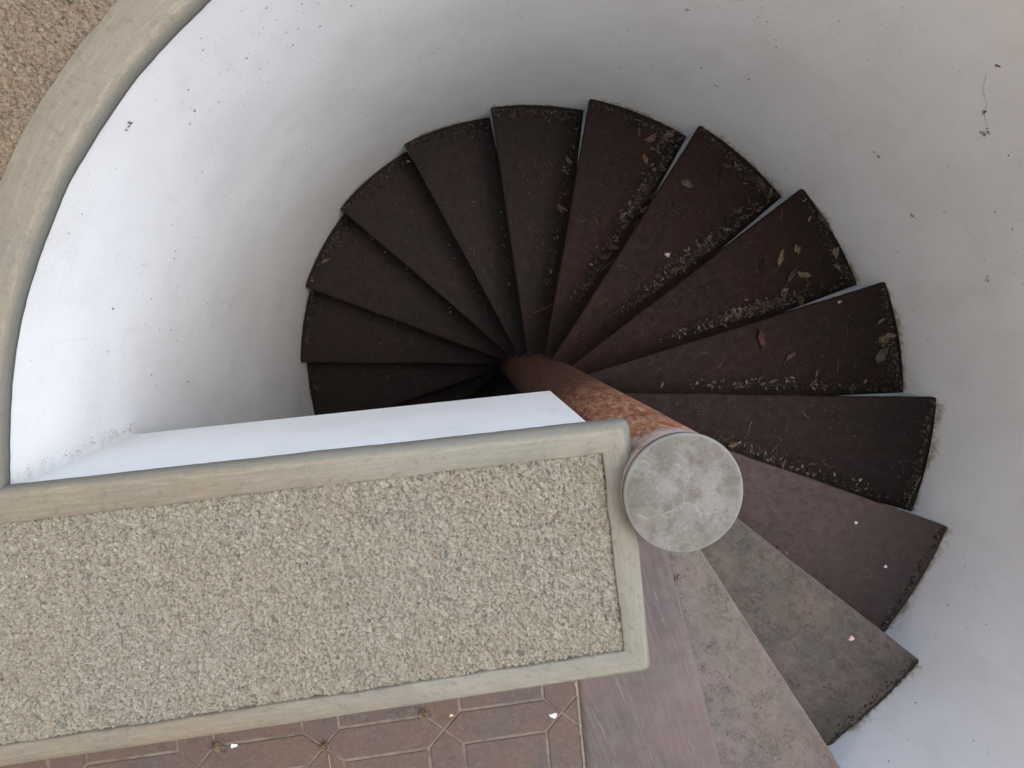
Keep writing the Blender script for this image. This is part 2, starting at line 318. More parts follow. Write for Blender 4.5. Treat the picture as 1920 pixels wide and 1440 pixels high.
def wall_rs(th, z):
    zt = smoothed_zt(th); f = np.clip((z - zt) / (.2255 - zt + 1e-6), 0, 1); a = rt(th); return a + (rtop(th) - a) * f

# ------------------------------------------------------------------ ground
def ring(r0, r1, z, n=96, a0=0, a1=360, m=2):
    v, f = [], []
    for i in range(n + 1):
        a = R(a0 + (a1 - a0) * i / n)
        for j in range(m): r = r0 + (r1 - r0) * j / (m - 1); v.append((r * math.cos(a), r * math.sin(a), z))
    return v, grid_faces(n + 1, m)
v, f = ring(1.80, 120, -.02); g = mesh_obj("ground", v, f, TERRACE, smooth=False); tag(g, "grey screed terrace round the stairwell", kind="structure")
v, f = [], []
for i in range(64): v.append((1.4 * math.cos(R(i * 5.625)), 1.4 * math.sin(R(i * 5.625)), -(LAST + 1) * H + .0))
fl = mesh_obj("lower_floor", v, [tuple(range(64))], DARKFLOOR, smooth=False); tag(fl, "dark floor at the bottom of the stairwell", kind="structure")

light_blocker = empty("light_blocker", (-2.9, -3.0, -.1)); tag(light_blocker, "unseen beige rendered walls added to block sky and warm the light", "light_blocker")  # off-frame walls added to cut blue sky and bounce warm light
HM = m_simple("beige_render", (.70, .57, .42), (.62, .50, .36), 5)
v, f = extrude_poly([(-.3, -.3), (0, -.3), (0, 8.0), (-.3, 8.0)], 0, 6.2); mesh_obj("blocker_side", v, f, HM, light_blocker, smooth=False)
v, f = extrude_poly([(.002, -.3), (8.0, -.3), (8.0, 0), (.002, 0)], 0, 6.2); mesh_obj("blocker_rear", v, f, HM, light_blocker, smooth=False)

# ------------------------------------------------------------------ landing with its tiles
def clip(poly, p, n):                        # keep the side where (q-p).n >= 0
    out = []
    for i in range(len(poly)):
        a, b = np.array(poly[i - 1]), np.array(poly[i]); da, db = (a - p) @ n, (b - p) @ n
        if (da >= 0) != (db >= 0): out.append(a + (b - a) * da / (da - db))
        if db >= 0: out.append(b)
    return out
EP, EN = np.array([-.1665, -.536]), np.array([-.9989, -.0480]); EN = np.array([-1.0, -.051]); EN /= np.linalg.norm(EN)   # left edge line of the first step
slab = [(-1.79, -.30), (-1.79, -1.9), (-.098, -1.9), (-.178, -.30)]
v, f = extrude_poly(slab[::-1] if False else [(-1.79, -1.9), (.20, -1.9), (.128, -1.215), (-.133, -1.225), (-.181, -.30), (-1.79, -.30)], -.30, -.0072)
landing = mesh_obj("landing", v, f, GROUT, smooth=False); tag(landing, "tiled landing at the head of the stair", kind="structure")
X0 = np.array([-.4883, -.6182]); ux = np.array([.2806, .012]); px = np.linalg.norm(ux); ux = ux / px; uy = np.array([-ux[1], ux[0]]) ; uy = np.array([.06, .998]); uy /= np.linalg.norm(uy)
uy = np.array([-.043, .999]); uy /= np.linalg.norm(uy)
PQ = .2806; hw = .0405; gq = .0035
def put_tile(name, pts):
    poly = [X0 + ux * p[0] + uy * p[1] for p in pts]
    poly = clip(poly, EP + EN * .006, EN)
    if len(poly) >= 3: poly = clip(poly, np.array([0, -1.89]), np.array([0, 1.0]))
    if len(poly) >= 3: poly = clip(poly, np.array([-1.78, 0]), np.array([1.0, 0]))
    if len(poly) < 3: return
    # drop doubled points
    q = [poly[i] for i in range(len(poly)) if np.linalg.norm(poly[i] - poly[i - 1]) > .0015]
    if len(q) < 3: return
    ar = sum(q[i - 1][0] * q[i][1] - q[i][0] * q[i - 1][1] for i in range(len(q)))
    if ar < 0: q = q[::-1]
    if abs(ar) < 4e-4: return
    c = np.mean(q, axis=0)
    if c[1] > -.34 or c[0] < -1.75: return
    j = random.uniform(-.0006, .0006)
    v, f = extrude_poly(q, -.012, -.0045 + j, .0014)
    mesh_obj("tile", v, f, TILE, landing, smooth=False)
for i in range(-6, 3):
    for j in range(-6, 3):
        ox, oy = i * PQ, j * PQ; e = hw + gq * .4
        L = PQ
        put_tile("tile", [(ox + gq, oy), (ox + e, oy - e + gq * 1.3), (ox + L - e, oy - e + gq * 1.3), (ox + L - gq, oy), (ox + L - e, oy + e - gq * 1.3), (ox + e, oy + e - gq * 1.3)])
        put_tile("tile", [(ox, oy + gq), (ox + e - gq * 1.3, oy + e), (ox + e - gq * 1.3, oy + L - e), (ox, oy + L - gq), (ox - e + gq * 1.3, oy + L - e), (ox - e + gq * 1.3, oy + e)])
        s0 = hw + gq * 1.3
        put_tile("tile", [(ox + s0, oy + s0), (ox + L - s0, oy + s0), (ox + L - s0, oy + L - s0), (ox + s0, oy + L - s0)])
# ragged mortar strip along the first step
v, f = [], []; n = 90
for i in range(n):
    y = -.30 - 1.0 * i / (n - 1); x = EP[0] + (EP[1] - y) * .051
    wl_ = -.0065 - .0018 * random.random() - (.004 if random.random() < .08 else 0)
    v += [(x + wl_, y, -.006), (x + wl_ + .001, y, -.0028), (x - .0005, y, -.0022), (x - .0003, y, -.02)]
s = mesh_obj("mortar_strip", v, grid_faces(n, 4), STRIP, landing)

# ------------------------------------------------------------------ the stair
stair = empty("spiral_staircase", (0, 0, -(LAST + 1) * H))
tag(stair, "spiral staircase of worn clay treads winding down round a red column", "staircase")
INV = (LAST + 1) * H
TLAB = {0: "pinkish streaked top tread", 1: "pale pink brown tread with mildew veins", 2: "grey tread darkened by mildew", 3: "plain dark brown tread"}
mats = {}
def tread(k):
    z = -k * H; nr, na = 130, 20
    r0, V, al, ac, di, ed = .085, [], [], [], [], []
    ang_b = None
    for i in range(nr):
        u = i / (nr - 1)
        for j in range(na):
            w = j / (na - 1)
            if k == 0:
                yb = -.06 - (1.26 - .06) * u; B = np.array([EP[0] + (EP[1] - yb) * .051, yb]); r = .085 + (1.235 - .085) * u
                A = at_radius(0, r)
                P = A + (B - A) * w; rr = u * 1.15
            else:
                # radius marches to the wall; each row is the chord from the nosing to the line above
                th_n = NANG[k]; th_b = NANG[k - 1]; th = R(th_n + (th_b - th_n) * w)
                rend = float(wall_r(np.array(math.degrees(th)), np.array(z))) + .012; rad = r0 + (rend - r0) * u
                A = at_radius(k, rad); B = at_radius(k - 1, rad, -(.010 + .085 * max(0, 1 - rad / 1.18)))   # runs 2 cm in under the step above
                P = A + (B - A) * w; P = P / np.linalg.norm(P) * (rad if u > .5 else rad)
                if j == 0: P = A
                if j == na - 1: P = B
                rr = rad
            ragged = 0.0
            if j == 0:                                      # hand-cut nosing: slightly wavy, chipped here and there
                dv = np.array(line(k)[1]); nv_ = np.array([-dv[1], dv[0]]); ch = float(vnoise(rr, k * 1.7, 34, 6))
                P = P + nv_ * (.0016 * float(vnoise(rr, k * 2.3, 7, 4)) + .0007 * float(vnoise(rr, k, 45, 3)) - .0075 * max(0.0, ch - .72))
            V.append((P[0], P[1], 0.0)); al.append(rr); ac.append(w * .4 * (.3 + u))
            rw = 1.2 if k == 0 else rend - .012
            dw = max(0, rw - rr); db = w * 1.0
            width = np.linalg.norm(A - B); dback = (1 - w) * width - .02; dn = w * width
            corner = math.exp(-dw / .10) * math.exp(-max(0, dback) / .16)
            d = .95 * math.exp(-dw / .022) + .50 * math.exp(-max(0, dback) / .030) * min(1, rr / .5) + .6 * corner
            if k in (0,): d = 0
            if k == 1: d *= .25
            if k == 2: d = .8 * math.exp(-dw / .02)
            if k == 3: d = .8 * math.exp(-dw / .012) + .15 * corner
            di.append(float(min(1, d))); ed.append(0.0)
    n = len(V); F = grid_faces(nr, na, flip=True)
    # orientation check, rounded nosing and underside
    V = [(x, y, zz) for x, y, zz in V]
    V2, A2 = list(V), [list(al), list(ac), list(di), list(ed)]
    dirn = np.array(line(k)[1]); nn = np.array([-dirn[1], dirn[0]])
    rows = []
    for dz, out, e in ((-.0015, .0022, .9), (-.005, .0034, .4), (-.026, .0034, 0), (-.030, .001, 0)):
        row = []
        for i in range(nr):
            x, y, zz = V[i * na]; row.append(len(V2)); V2.append((x + nn[0] * out, y + nn[1] * out, zz + dz))
            A2[0].append(al[i * na]); A2[1].append(-.004 + dz); A2[2].append(0); A2[3].append(e)
        rows.append(row)
    prev = [i * na for i in range(nr)]
    for row in rows:
        for i in range(nr - 1): F.append((prev[i], prev[i + 1], row[i + 1], row[i]))
        prev = row
    under = []
    for i in range(nr):
        x, y, zz = V[i * na + na - 1]; under.append(len(V2)); V2.append((x, y, -.03)); A2[0].append(al[i * na]); A2[1].append(.3); A2[2].append(0); A2[3].append(0)
    for i in range(nr - 1): F.append((prev[i], prev[i + 1], under[i + 1], under[i]))
    for i in range(nr - 1): F.append((under[i], under[i + 1], (i + 1) * na + na - 1, i * na + na - 1))
    a = np.array(A2)
    if k not in mats: mats[k] = m_tread(k)
    V2 = [(x, y, zz + z + INV) for x, y, zz in V2]
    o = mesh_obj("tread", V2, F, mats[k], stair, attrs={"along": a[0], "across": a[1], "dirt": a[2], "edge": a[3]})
    if k in TLAB: o["label"] = TLAB[k]
    # the riser below this nosing
    pts = []
    for off_in, off_out in ((-.070, -.0010), (-.095, -.035)):
        p0 = at_radius(k, .095, off_in); rw = 1.235; p1 = at_radius(k, rw, off_out); pts.append((p0, p1))
    (a0, a1), (b0, b1) = pts
    v, f = extrude_poly([a0, a1, b1, b0][::-1], z - H - .01 + INV, z - .0295 + INV)
    mesh_obj("riser", v, f, RISER, stair, smooth=False)
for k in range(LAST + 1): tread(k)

def lathe(prof, n=96):
    v, f = [], []
    for r, z in prof:
        for i in range(n): a = 2 * math.pi * i / n; v.append((r * math.cos(a), r * math.sin(a), z))
    for j in range(len(prof) - 1):
        for i in range(n): k2 = (i + 1) % n; f.append((j * n + i, j * n + k2, (j + 1) * n + k2, (j + 1) * n + i))
    return v, f
zt = .3101 
v, f = lathe([(.1135, -INV)] + [(.1135, -INV + (zt - .016 + INV) * i / 40) for i in range(1, 41)])
v = [(x * (1 + .004 * vnoise(math.atan2(y, x) * 3, z * 4, 1.3, 5)), y * (1 + .004 * vnoise(math.atan2(y, x) * 3, z * 4, 1.3, 6)), z) for x, y, z in v]
# object space of the column keeps z = height over the landing
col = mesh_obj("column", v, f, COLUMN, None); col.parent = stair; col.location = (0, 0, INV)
prof = [(.1120, zt - .0165), (.1165, zt - .0150), (.1168, zt - .006), (.1160, zt - .003), (.1140, zt - .0008), (.110, zt)] + [(.110 * (1 - i / 14), zt + .0006) for i in range(1, 14)] + [(.0005, zt + .0006)]
v, f = lathe(prof, 120)
ed = [1.0 if .1135 < math.hypot(x, y) < .1167 and z > zt - .005 else 0.0 for x, y, z in v]
v = [(x * (1 + .010 * vnoise(math.atan2(y, x) * 1.2 + 9, 0, 1.2, 8)), y * (1 + .010 * vnoise(math.atan2(y, x) * 1.2 + 9, 0, 1.2, 8)), z + .0008 * vnoise(x, y, 25, 9)) for x, y, z in v]
cp = mesh_obj("column_cap", v, f, CAP, col, attrs={"edge": ed}); cp["label"] = "round grey stained cement cap"

# ------------------------------------------------------------------ outer curved wall
wallT = empty("curved_wall", (0, 0, 0)); tag(wallT, "white plastered curved wall enclosing the spiral stair, with a wide cement coping", "wall")
def wall_grid(a0, a1, z0, z1, nt, nz):
    th = np.linspace(a0, a1, nt); zz = np.linspace(z0, z1, nz); T, Z = np.meshgrid(th, zz, indexing='ij')
    r = wall_rs(T, Z) + .0014 * vnoise(T * .02, Z, 3.5, 2) + .0003 * vnoise(T * .02, Z, 14, 4)
    dz = Z - ztread(T); x = r * np.cos(np.radians(T)); y = r * np.sin(np.radians(T))
    jit = 1 + .8 * vnoise(T * .021, Z, 14, 7)
    st = np.where(dz > -.005, np.exp(-np.maximum(dz, 0) / (.022 * jit.clip(.3, 2))), np.exp(dz / .03) * .5)
    # dirt line just above the next (lower) step's corner too
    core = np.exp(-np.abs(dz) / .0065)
    jn = np.exp(-np.abs(T - 175.6) / .55) * (Z > -.36)                      # dirt caught in the corner with the parapet
    st = np.maximum(st, jn * .42)
    return np.stack([x, y, Z], -1).reshape(-1, 3), grid_faces(nt, nz), st.ravel(), core.ravel()
A0, A1 = NANG[0] - 6, 176.6
v1, f1, s1, c1 = wall_grid(A0, A1, .2265, -INV - .02, 560, 300)
v2, f2, s2, c2 = wall_grid(A1, A0 + 360, -.30, -INV - .02, 120, 90)
f2 = [tuple(i + len(v1) for i in q) for q in f2]
mesh_obj("plaster_face", np.vstack([v1, v2]).tolist(), f1 + f2, PLASTER, wallT, attrs={"stain": np.r_[s1, s2], "stain_core": np.r_[c1, c2]})
# outer face of the wall above the terrace and its end
v, f = ring(1.80, 1.80, 0, 90, A0, A1); vv = [(x * (1 if i % 2 else 1), y, .2265 if i % 2 else -.1) for i, (x, y, z) in enumerate(v)]
mesh_obj("outer_face", vv, f, PLASTER, wallT, attrs={"stain": [0] * len(vv), "stain_core": [0] * len(vv)})
a = R(A0); e0, e1 = 1.24, 1.80
ev = [(r * math.cos(a), r * math.sin(a), z) for r in (e0, e1) for z in (-.3, .2265)]
mesh_obj("end_face", ev, [(0, 1, 3, 2)], PLASTER, wallT, smooth=False, attrs={"stain": [0] * 4, "stain_core": [0] * 4})
# coping: inner border, rough infill, outer border
ZC = .268
def coping_ring(r_in, r_out, lip_in, lip_out, name, a0=A0 - .8, a1=176.2, n=420):
    ths = np.linspace(a0, a1, n); prof_n = None; V = []; AL, AC = [], []
    for th in ths:
        c, s = math.cos(R(th)), math.sin(R(th)); ri = r_in(th); ro = r_out(th)
        w1 = .0012 * float(vnoise(th * .3, 1, 1, 21)) + .0006 * float(vnoise(th * 2, 1, 1, 22)); w2 = .0016 * float(vnoise(th * .6, 5, 1, 23))
        pr = []
        if lip_in: pr += [(ri + .012, .2252), (ri + w1, .2252), (ri + w1 - .002, .238), (ri - .001 + w1, .251), (ri + .0035 + w1, .2595), (ri + .010, .2650), (ri + .019, ZC)]
        else: pr += [(ri + w2, ZC - .012), (ri + w2, ZC - .0015), (ri + .0015 + w2, ZC)]
        mid = (ri + ro) / 2; pr.append((mid, ZC + .0008 + w1))
        if lip_out: pr += [(ro - .019, ZC), (ro - .008, .2645), (ro, .255), (ro, .2252), (ro - .02, .2252)]
        else: pr += [(ro - .002 + w2, ZC), (ro + w2, ZC - .0018), (ro + .0006 + w2, ZC - .014)]
        prof_n = len(pr); V += [(r * c, r * s, z) for r, z in pr]; AL += [R(th) * 1.3] * len(pr); base_ = ro if lip_in else ri; AC += [abs(base_ - r) * .70 + (ZC - z) * .6 for r, z in pr]
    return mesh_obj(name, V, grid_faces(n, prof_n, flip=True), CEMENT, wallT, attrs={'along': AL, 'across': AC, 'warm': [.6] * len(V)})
pin = lambda th: rtop(th) + .079 - .010 * max(0, min(1, (150 - th) / 30)) if th > 90 else rtop(th) + .069
pin = lambda th: float(rtop(th)) + (.080 if th > 150 else .080)
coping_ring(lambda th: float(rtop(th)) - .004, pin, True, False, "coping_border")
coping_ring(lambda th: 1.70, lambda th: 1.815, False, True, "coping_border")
# rough infill: displaced grid
def rough_relief(x, y):
    a, b = x * .83 - y * .56, x * .56 + y * .83
    wx, wy = a + .004 * vnoise(a, b, 70, 35), b + .004 * vnoise(a, b, 70, 36)
    h = .0026 * vnoise(wx * .8, wy * 1.3, 140, 31) + .0036 * (1 - 2 * np.abs(vnoise(wy, wx, 190, 32))) + .0028 * vnoise(wx, wy, 310, 33) + .0014 * vnoise(x, y, 420, 37) + .0012 * vnoise(a, b, 24, 34)
    return h
def rough_ring(a0, a1, n, m, r1=1.7):
    T = np.linspace(a0, a1, n); V = []
    ri = np.array([pin(t) for t in T]) - .003
    Wd, TT = np.meshgrid(np.linspace(0, 1, m), T); rr = ri[:, None] + (r1 + .002 - ri[:, None]) * Wd
    X = rr * np.cos(np.radians(TT)); Y = rr * np.sin(np.radians(TT)); Z = ZC - .0078 + rough_relief(X, Y)
    edge = np.minimum(rr - ri[:, None], r1 - rr); Z -= .0022 * np.exp(-np.maximum(edge, 0) / .005)
    return np.stack([X, Y, Z], -1).reshape(-1, 3).tolist(), grid_faces(n, m, flip=True)
va, fa = rough_ring(118, 176.2, 700, 160)
vb, fb = rough_ring(A0 - .6, 118, 500, 30); fb = [tuple(i + len(va) for i in q) for q in fb]
mesh_obj("rough_infill", va + vb, fa + fb, ROUGH_TAN, wallT)

# ------------------------------------------------------------------ parapet beside the landing
par = empty("parapet", (-.7, -.15, -.30)); tag(par, "low wide white parapet with rough stone coping ending at the red column", "parapet")
PO = Vector((.7, .15, .30))
def off(vs): return [(x + PO.x, y + PO.y, z + PO.z) for x, y, z in vs]
inner = [(-1.79, .0060), (-.146, .079), (-.115, -.326), (-1.79, -.4215)]
outer = [(-1.79, .0720), (-.0895, .1400), (-.0590, -.3760), (-1.79, -.4650)]
def sub(poly, per=(110, 36, 110)):
    out = []
    for s_, n_ in zip(range(3), per):
        a, b = np.array(poly[s_]), np.array(poly[s_ + 1])
        for i in range(n_): out.append(a + (b - a) * i / n_)
    out.append(np.array(poly[3])); return np.array(out)
I, O = sub(inner), sub(outer)
for _ in range(1):
    O[1:-1] = (O[:-2] + O[1:-1] * 2 + O[2:]) / 4
V = []; AL, AC, WM = [], [], []; run = 0
for q, (i_, o_) in enumerate(zip(I, O)):
    run += np.linalg.norm(o_ - O[q - 1]) if q else 0
    d = (o_ - i_); L = np.linalg.norm(d); d = d / L
    w1 = .0013 * float(vnoise(q * .11, 3, 1, 41)) + .0006 * float(vnoise(q * .9, 3, 1, 44)); w2 = .0014 * float(vnoise(q * .2, 8, 1, 42)) + .0012 * float(vnoise(q * .9, 8, 1, 43))
    pr = [(w2 - .0006, ZC - .014), (w2, ZC - .0020), (w2 + .002, ZC - .0002), (L * .5, ZC + .0006 + w1 * .6), (L - .020, ZC), (L - .0115, ZC - .0022), (L - .005, ZC - .0068), (L - .0015 + w1, ZC - .0130), (L + w1, ZC - .022), (L - .0005 + w1, ZC - .034), (L - .003, .2262), (L - .016, .2252)]
    V += [(i_[0] + d[0] * t, i_[1] + d[1] * t, z) for t, z in pr]; AL += [run] * len(pr); AC += [t + (ZC - z) * .6 for t, z in pr]; WM += [float(np.clip((-.45 - o_[0]) / .5, 0, .85))] * len(pr)
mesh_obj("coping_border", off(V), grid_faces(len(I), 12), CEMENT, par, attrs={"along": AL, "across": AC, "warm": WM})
m_, n_ = 900, 230
Wx, Wy = np.meshgrid(np.linspace(0, 1, m_), np.linspace(0, 1, n_), indexing='ij')
top = np.array(inner[0])[None, None] * (1 - Wx[..., None]) + np.array(inner[1])[None, None] * Wx[..., None]
bot = np.array(inner[3])[None, None] * (1 - Wx[..., None]) + np.array(inner[2])[None, None] * Wx[..., None]
G = top * (1 - Wy[..., None]) + bot * Wy[..., None]
G = G + (np.array([-.7, -.15]) - G) * 0 ; X, Y = G[..., 0], G[..., 1]
ed_ = np.minimum(np.minimum(Wy, 1 - Wy) * .41, (1 - Wx) * 1.66)
Z = ZC - .0080 + rough_relief(X, Y) - .0020 * np.exp(-ed_ / .004)
mesh_obj("rough_infill", off(np.stack([X, Y, Z], -1).reshape(-1, 3).tolist()), grid_faces(m_, n_), ROUGH, par)
body = [(-1.79, -.452), (-.112, -.362), (-.160, .1285), (-1.79, .0610)]
v, f = extrude_poly(body, -.30, .2258)
o = mesh_obj("plaster_body", off(v), f, PLASTER, par, smooth=False, attrs={"stain": [0] * len(v), "stain_core": [0] * len(v)})

# ------------------------------------------------------------------ litter: small real bits
BR = [(.060, .045, .033), (.040, .030, .022), (.022, .018, .014), (.095, .075, .058), (.012, .010, .008), (.15, .125, .10), (.055, .034, .024), (.016, .013, .010), (.020, .017, .010)]
class Bits:
    def __init__(s): s.v, s.f, s.c = [], [], []
    def add(s, pts, faces, col):
        o = len(s.v); s.v += [tuple(p) for p in pts]; s.f += [tuple(i + o for i in q) for q in faces]; s.c += [(*col, 1)] * len(pts)
    def flake(s, p, size, up=(0, 0, 1), col=None):
        a = random.uniform(0, 6.283); w = size * random.uniform(.25, .6); l = size
        t = Vector(up); x = t.orthogonal().normalized(); x.rotate(Matrix.Rotation(a, 3, t)); y = t.cross(x)
        b = size * random.uniform(.0, .45); P = Vector(p); tl = random.uniform(-.3, .3) * w
        q = [P - x * l / 2 + t * b * .6, P - y * w / 2 + t * (.0006 + max(0, tl)), P + y * w / 2 + t * (.0006 + max(0, -tl)), P + x * l / 2 + t * b, P + t * b * .5]
        s.add(q, [(0, 1, 4), (0, 4, 2), (1, 3, 4), (4, 3, 2)], col or random.choice(BR))
    def seed(s, p, size, col=None, up=(0, 0, 1)):
        t = Vector(up); x = t.orthogonal().normalized(); x.rotate(Matrix.Rotation(random.uniform(0, 6.28), 3, t)); y = t.cross(x); P = Vector(p)
        l, w, h = size, size * random.uniform(.45, .9), size * random.uniform(.4, .7)
        s.add([P + x * l / 2, P + y * w / 2, P - x * l / 2, P - y * w / 2, P + t * h, P - t * h * .1], [(0, 1, 4), (1, 2, 4), (2, 3, 4), (3, 0, 4), (1, 0, 5), (2, 1, 5), (3, 2, 5), (0, 3, 5)], col or random.choice(BR))
    def twig(s, p, q, r, col=None, sag=0.0, n=4):
        P, Q = Vector(p), Vector(q); d = (Q - P); t = d.normalized() if d.length > 1e-6 else Vector((1, 0, 0)); x = t.orthogonal().normalized(); y = t.cross(x); o = len(s.v); col = col or random.choice(BR)
        side = Vector((-d.y, d.x, 0)) * sag
        for i in range(n + 1):
            u = i / n; c = P + d * u + side * math.sin(u * math.pi) + Vector((random.uniform(-1, 1), random.uniform(-1, 1), 0)) * d.length * .012
            rr = r * (1 - .5 * u)
            for a in (0, 2.094, 4.189): s.v.append(tuple(c + x * math.cos(a) * rr + y * math.sin(a) * rr)); s.c.append((*col, 1))
        for i in range(n):
            for j in range(3): a, b = o + i * 3 + j, o + i * 3 + (j + 1) % 3; s.f.append((a, b, b + 3, a + 3))
    def curl_leaf(s, p, L, col):                 # small curled dead leaf lost in the drift
        a = random.uniform(0, 6.28); ca, sa = math.cos(a), math.sin(a); o = len(s.v); w = L * random.uniform(.28, .48); cu = random.uniform(.2, 1.1); fo = random.uniform(.1, 1.0); lean = random.uniform(-.3, .3)
        for i in range(7):
            u = i / 6; hw_ = w * .5 * math.sin(math.pi * (u * .94 + .03)) ** .8
            for t in (-1, -.5, 0, .5, 1):
                x_ = (u - .5) * L; y_ = t * hw_ * (1 - .3 * fo) + .1 * L * math.sin(u * 3); z_ = max(0, fo * abs(t) * hw_ + cu * L * (u - .4) ** 2 + lean * t * hw_ * .6)
                s.v.append((p[0] + x_ * ca - y_ * sa, p[1] + x_ * sa + y_ * ca, p[2] + z_)); s.c.append((*(q * (.8 if t == 0 else 1) for q in col), 1))
        s.f += grid_faces(7, 5, o)
    def build(s, name, parent=None, origin=None):
        v = s.v
        if origin is not None: v = [(x - origin[0], y - origin[1], z - origin[2]) for x, y, z in v]
        o = mesh_obj(name, v, s.f, TINT, parent, smooth=False, cols=s.c)
        if origin is not None: o.location = origin
        return o
def on_tread(k, u_r, w):                     # u_r: distance in from the wall; w: 0 nosing .. 1 back
    th = NANG[k] + (NANG[k - 1] - NANG[k]) * w; r = float(wall_r(np.array(th), np.array(-k * H))) - u_r
    A = at_radius(k, r, -.002); B = at_radius(k - 1, r, .004); P = A + (B - A) * w; return (P[0], P[1], -k * H)
LIT = {2: (90, 0, 30), 3: (170, 20, 60), 4: (620, 320, 420), 5: (560, 420, 400), 6: (560, 900, 420), 7: (620, 980, 420), 8: (560, 1250, 380), 9: (480, 260, 300), 10: (300, 90, 200), 11: (300, 80, 180), 12: (330, 80, 200), 13: (280, 60, 160), 14: (100, 40, 80)}
for k, (nw, nb, ns) in LIT.items():
    B = Bits(); z0 = -k * H + .0006
    for _ in range(nw):                       # drift along the wall
        w = random.betavariate(.9, .8); d = abs(random.gauss(0, .010)) + .002
        if k > 3 and random.random() < .35: w = random.uniform(.55, 1); d = abs(random.gauss(0, .028)) + .002
        x, y, _z = on_tread(k, d, w); s_ = random.uniform(.003, .012)
        (B.seed if random.random() < .5 else B.flake)((x, y, z0 + random.uniform(0, .003)), s_)
    for _ in range(nb):                       # drift against the riser
        u = random.betavariate(1.7, 1.5) * .80 + .01
        if k in (6, 7, 8) and random.random() < .55: u = random.gauss({6: .40, 7: .42, 8: .26}[k], .10)
        u = max(.01, min(1.0, u)); w = 1 - abs(random.gauss(0, .05)) * (1 if k not in (7, 8) else 1.5) / max(.25, (1.2 - u)); w = max(.3, min(.995, w))
        x, y, _z = on_tread(k, u, w); s_ = random.uniform(.004, .021)
        if random.random() < .6: B.flake((x, y, z0 + random.uniform(0, .006)), s_)
        elif random.random() < .6: B.seed((x, y, z0), s_ * .5)
        else:
            a = random.uniform(0, 6.28); l = random.uniform(.012, .03); B.twig((x, y, z0 + .002), (x + l * math.cos(a), y + l * math.sin(a), z0 + .004), .0006, sag=random.uniform(-.2, .2))
    for _ in range(60 if 3 < k < 10 else (26 if k > 9 else 0)):                       # black soil packed against the wall and in the corner
        w = random.betavariate(1.6, .6); x, y, _z = on_tread(k, abs(random.gauss(0, .016)) * (1 + 1.4 * w) + .003, w); B.seed((x, y, z0 - .002), random.uniform(.010, .026), random.choice([(.014, .012, .009), (.022, .018, .013), (.03, .026, .018)]))
    for _ in range({4: 3, 5: 9, 6: 16, 7: 16, 8: 22, 9: 5}.get(k, 0)):
        if random.random() < .72: u, w = random.gauss({6: .34, 7: .38, 8: .26, 5: .45}.get(k, .4), .15), 1 - abs(random.gauss(.02, .10))
        else: u, w = abs(random.gauss(.02, .03)) + .01, random.uniform(.2, .95)
        x, y, _z = on_tread(k, max(.015, u), w); B.curl_leaf((x, y, z0 + .003), random.uniform(.025, .050), random.choice([(.085, .062, .042), (.06, .043, .030), (.11, .082, .055), (.04, .03, .023), (.075, .045, .035), (.13, .10, .07)]))
    if k in (6, 7, 8):
        for _ in range(46):
            u = random.gauss({6: .40, 7: .42, 8: .28}[k], .12); x, y, _z = on_tread(k, max(.02, u), 1 - abs(random.gauss(0, .09))); B.seed((x, y, z0 - .002), random.uniform(.010, .024), random.choice([(.014, .012, .009), (.022, .018, .013)]))
            x, y, _z = on_tread(k, max(.02, u), 1 - abs(random.gauss(.02, .10))); B.flake((x, y, z0 + .002), random.uniform(.018, .034), col=random.choice([(.09, .065, .045), (.055, .04, .03), (.12, .09, .065), (.03, .024, .018)]))
    for _ in range(ns):                       # loose grit
        x, y, _z = on_tread(k, random.uniform(.02, .98), random.uniform(.03, .97)); B.seed((x, y, z0), random.uniform(.0012, .0038), random.choice([(.15, .12, .10), (.10, .08, .065), (.03, .025, .02), (.24, .20, .18)]))
    for _ in range({4: 7, 5: 5}.get(k, 4) if k > 2 else 0):
        x, y, _z = on_tread(k, random.uniform(.04, .7), random.uniform(.1, .95)); a = random.uniform(0, 6.28); l = random.uniform(.015, .05)
        B.twig((x, y, z0 + .001), (x + l * math.cos(a), y + l * math.sin(a), z0 + .002), .0007, (.15, .12, .085), random.uniform(-.15, .15))
    o = B.build("leaf_litter"); tag(o, kind="stuff")
    o["label"] = {2: "thin line of grit on the grey mildewed tread by the wall", 3: "thin crust of grit along the wall on the plain dark brown tread", 4: "black dirt and grit along the wall end of the tread right of the cap"}.get(k, "scattered litter and grit on a dark stair tread")
# specks stuck to the white wall
B = Bits()
def wall_pt(th, z):
    r = float(wall_rs(np.array(th), np.array(z))) - .001; return (r * math.cos(R(th)), r * math.sin(R(th)), z), (-math.cos(R(th)), -math.sin(R(th)), 0)
cl = [(random.uniform(-50, 172), random.uniform(-1.9, .15)) for _ in range(34)]
for _ in range(2400):
    if random.random() < .62: c_ = random.choice(cl); th = c_[0] + random.gauss(0, 5); z = c_[1] + random.gauss(0, .10)
    else: th = random.uniform(-60, 174); z = .2 - random.random() * 2.1
    if z > .2 or th > 174 or th < A0 or z < float(ztread(np.array(th))) + .01: continue
    p, nrm = wall_pt(th, z); g = random.uniform(.04, .16); s_ = random.choice([.0012, .0015, .0018, .0024, .0032, .0042]) * random.uniform(.7, 1.2)
    if random.random() < .4: B.seed(p, s_ * .7, (g, g * .9, g * .8), nrm)
    else: B.flake(p, s_ * 2, nrm, (g, g * .9, g * .8))
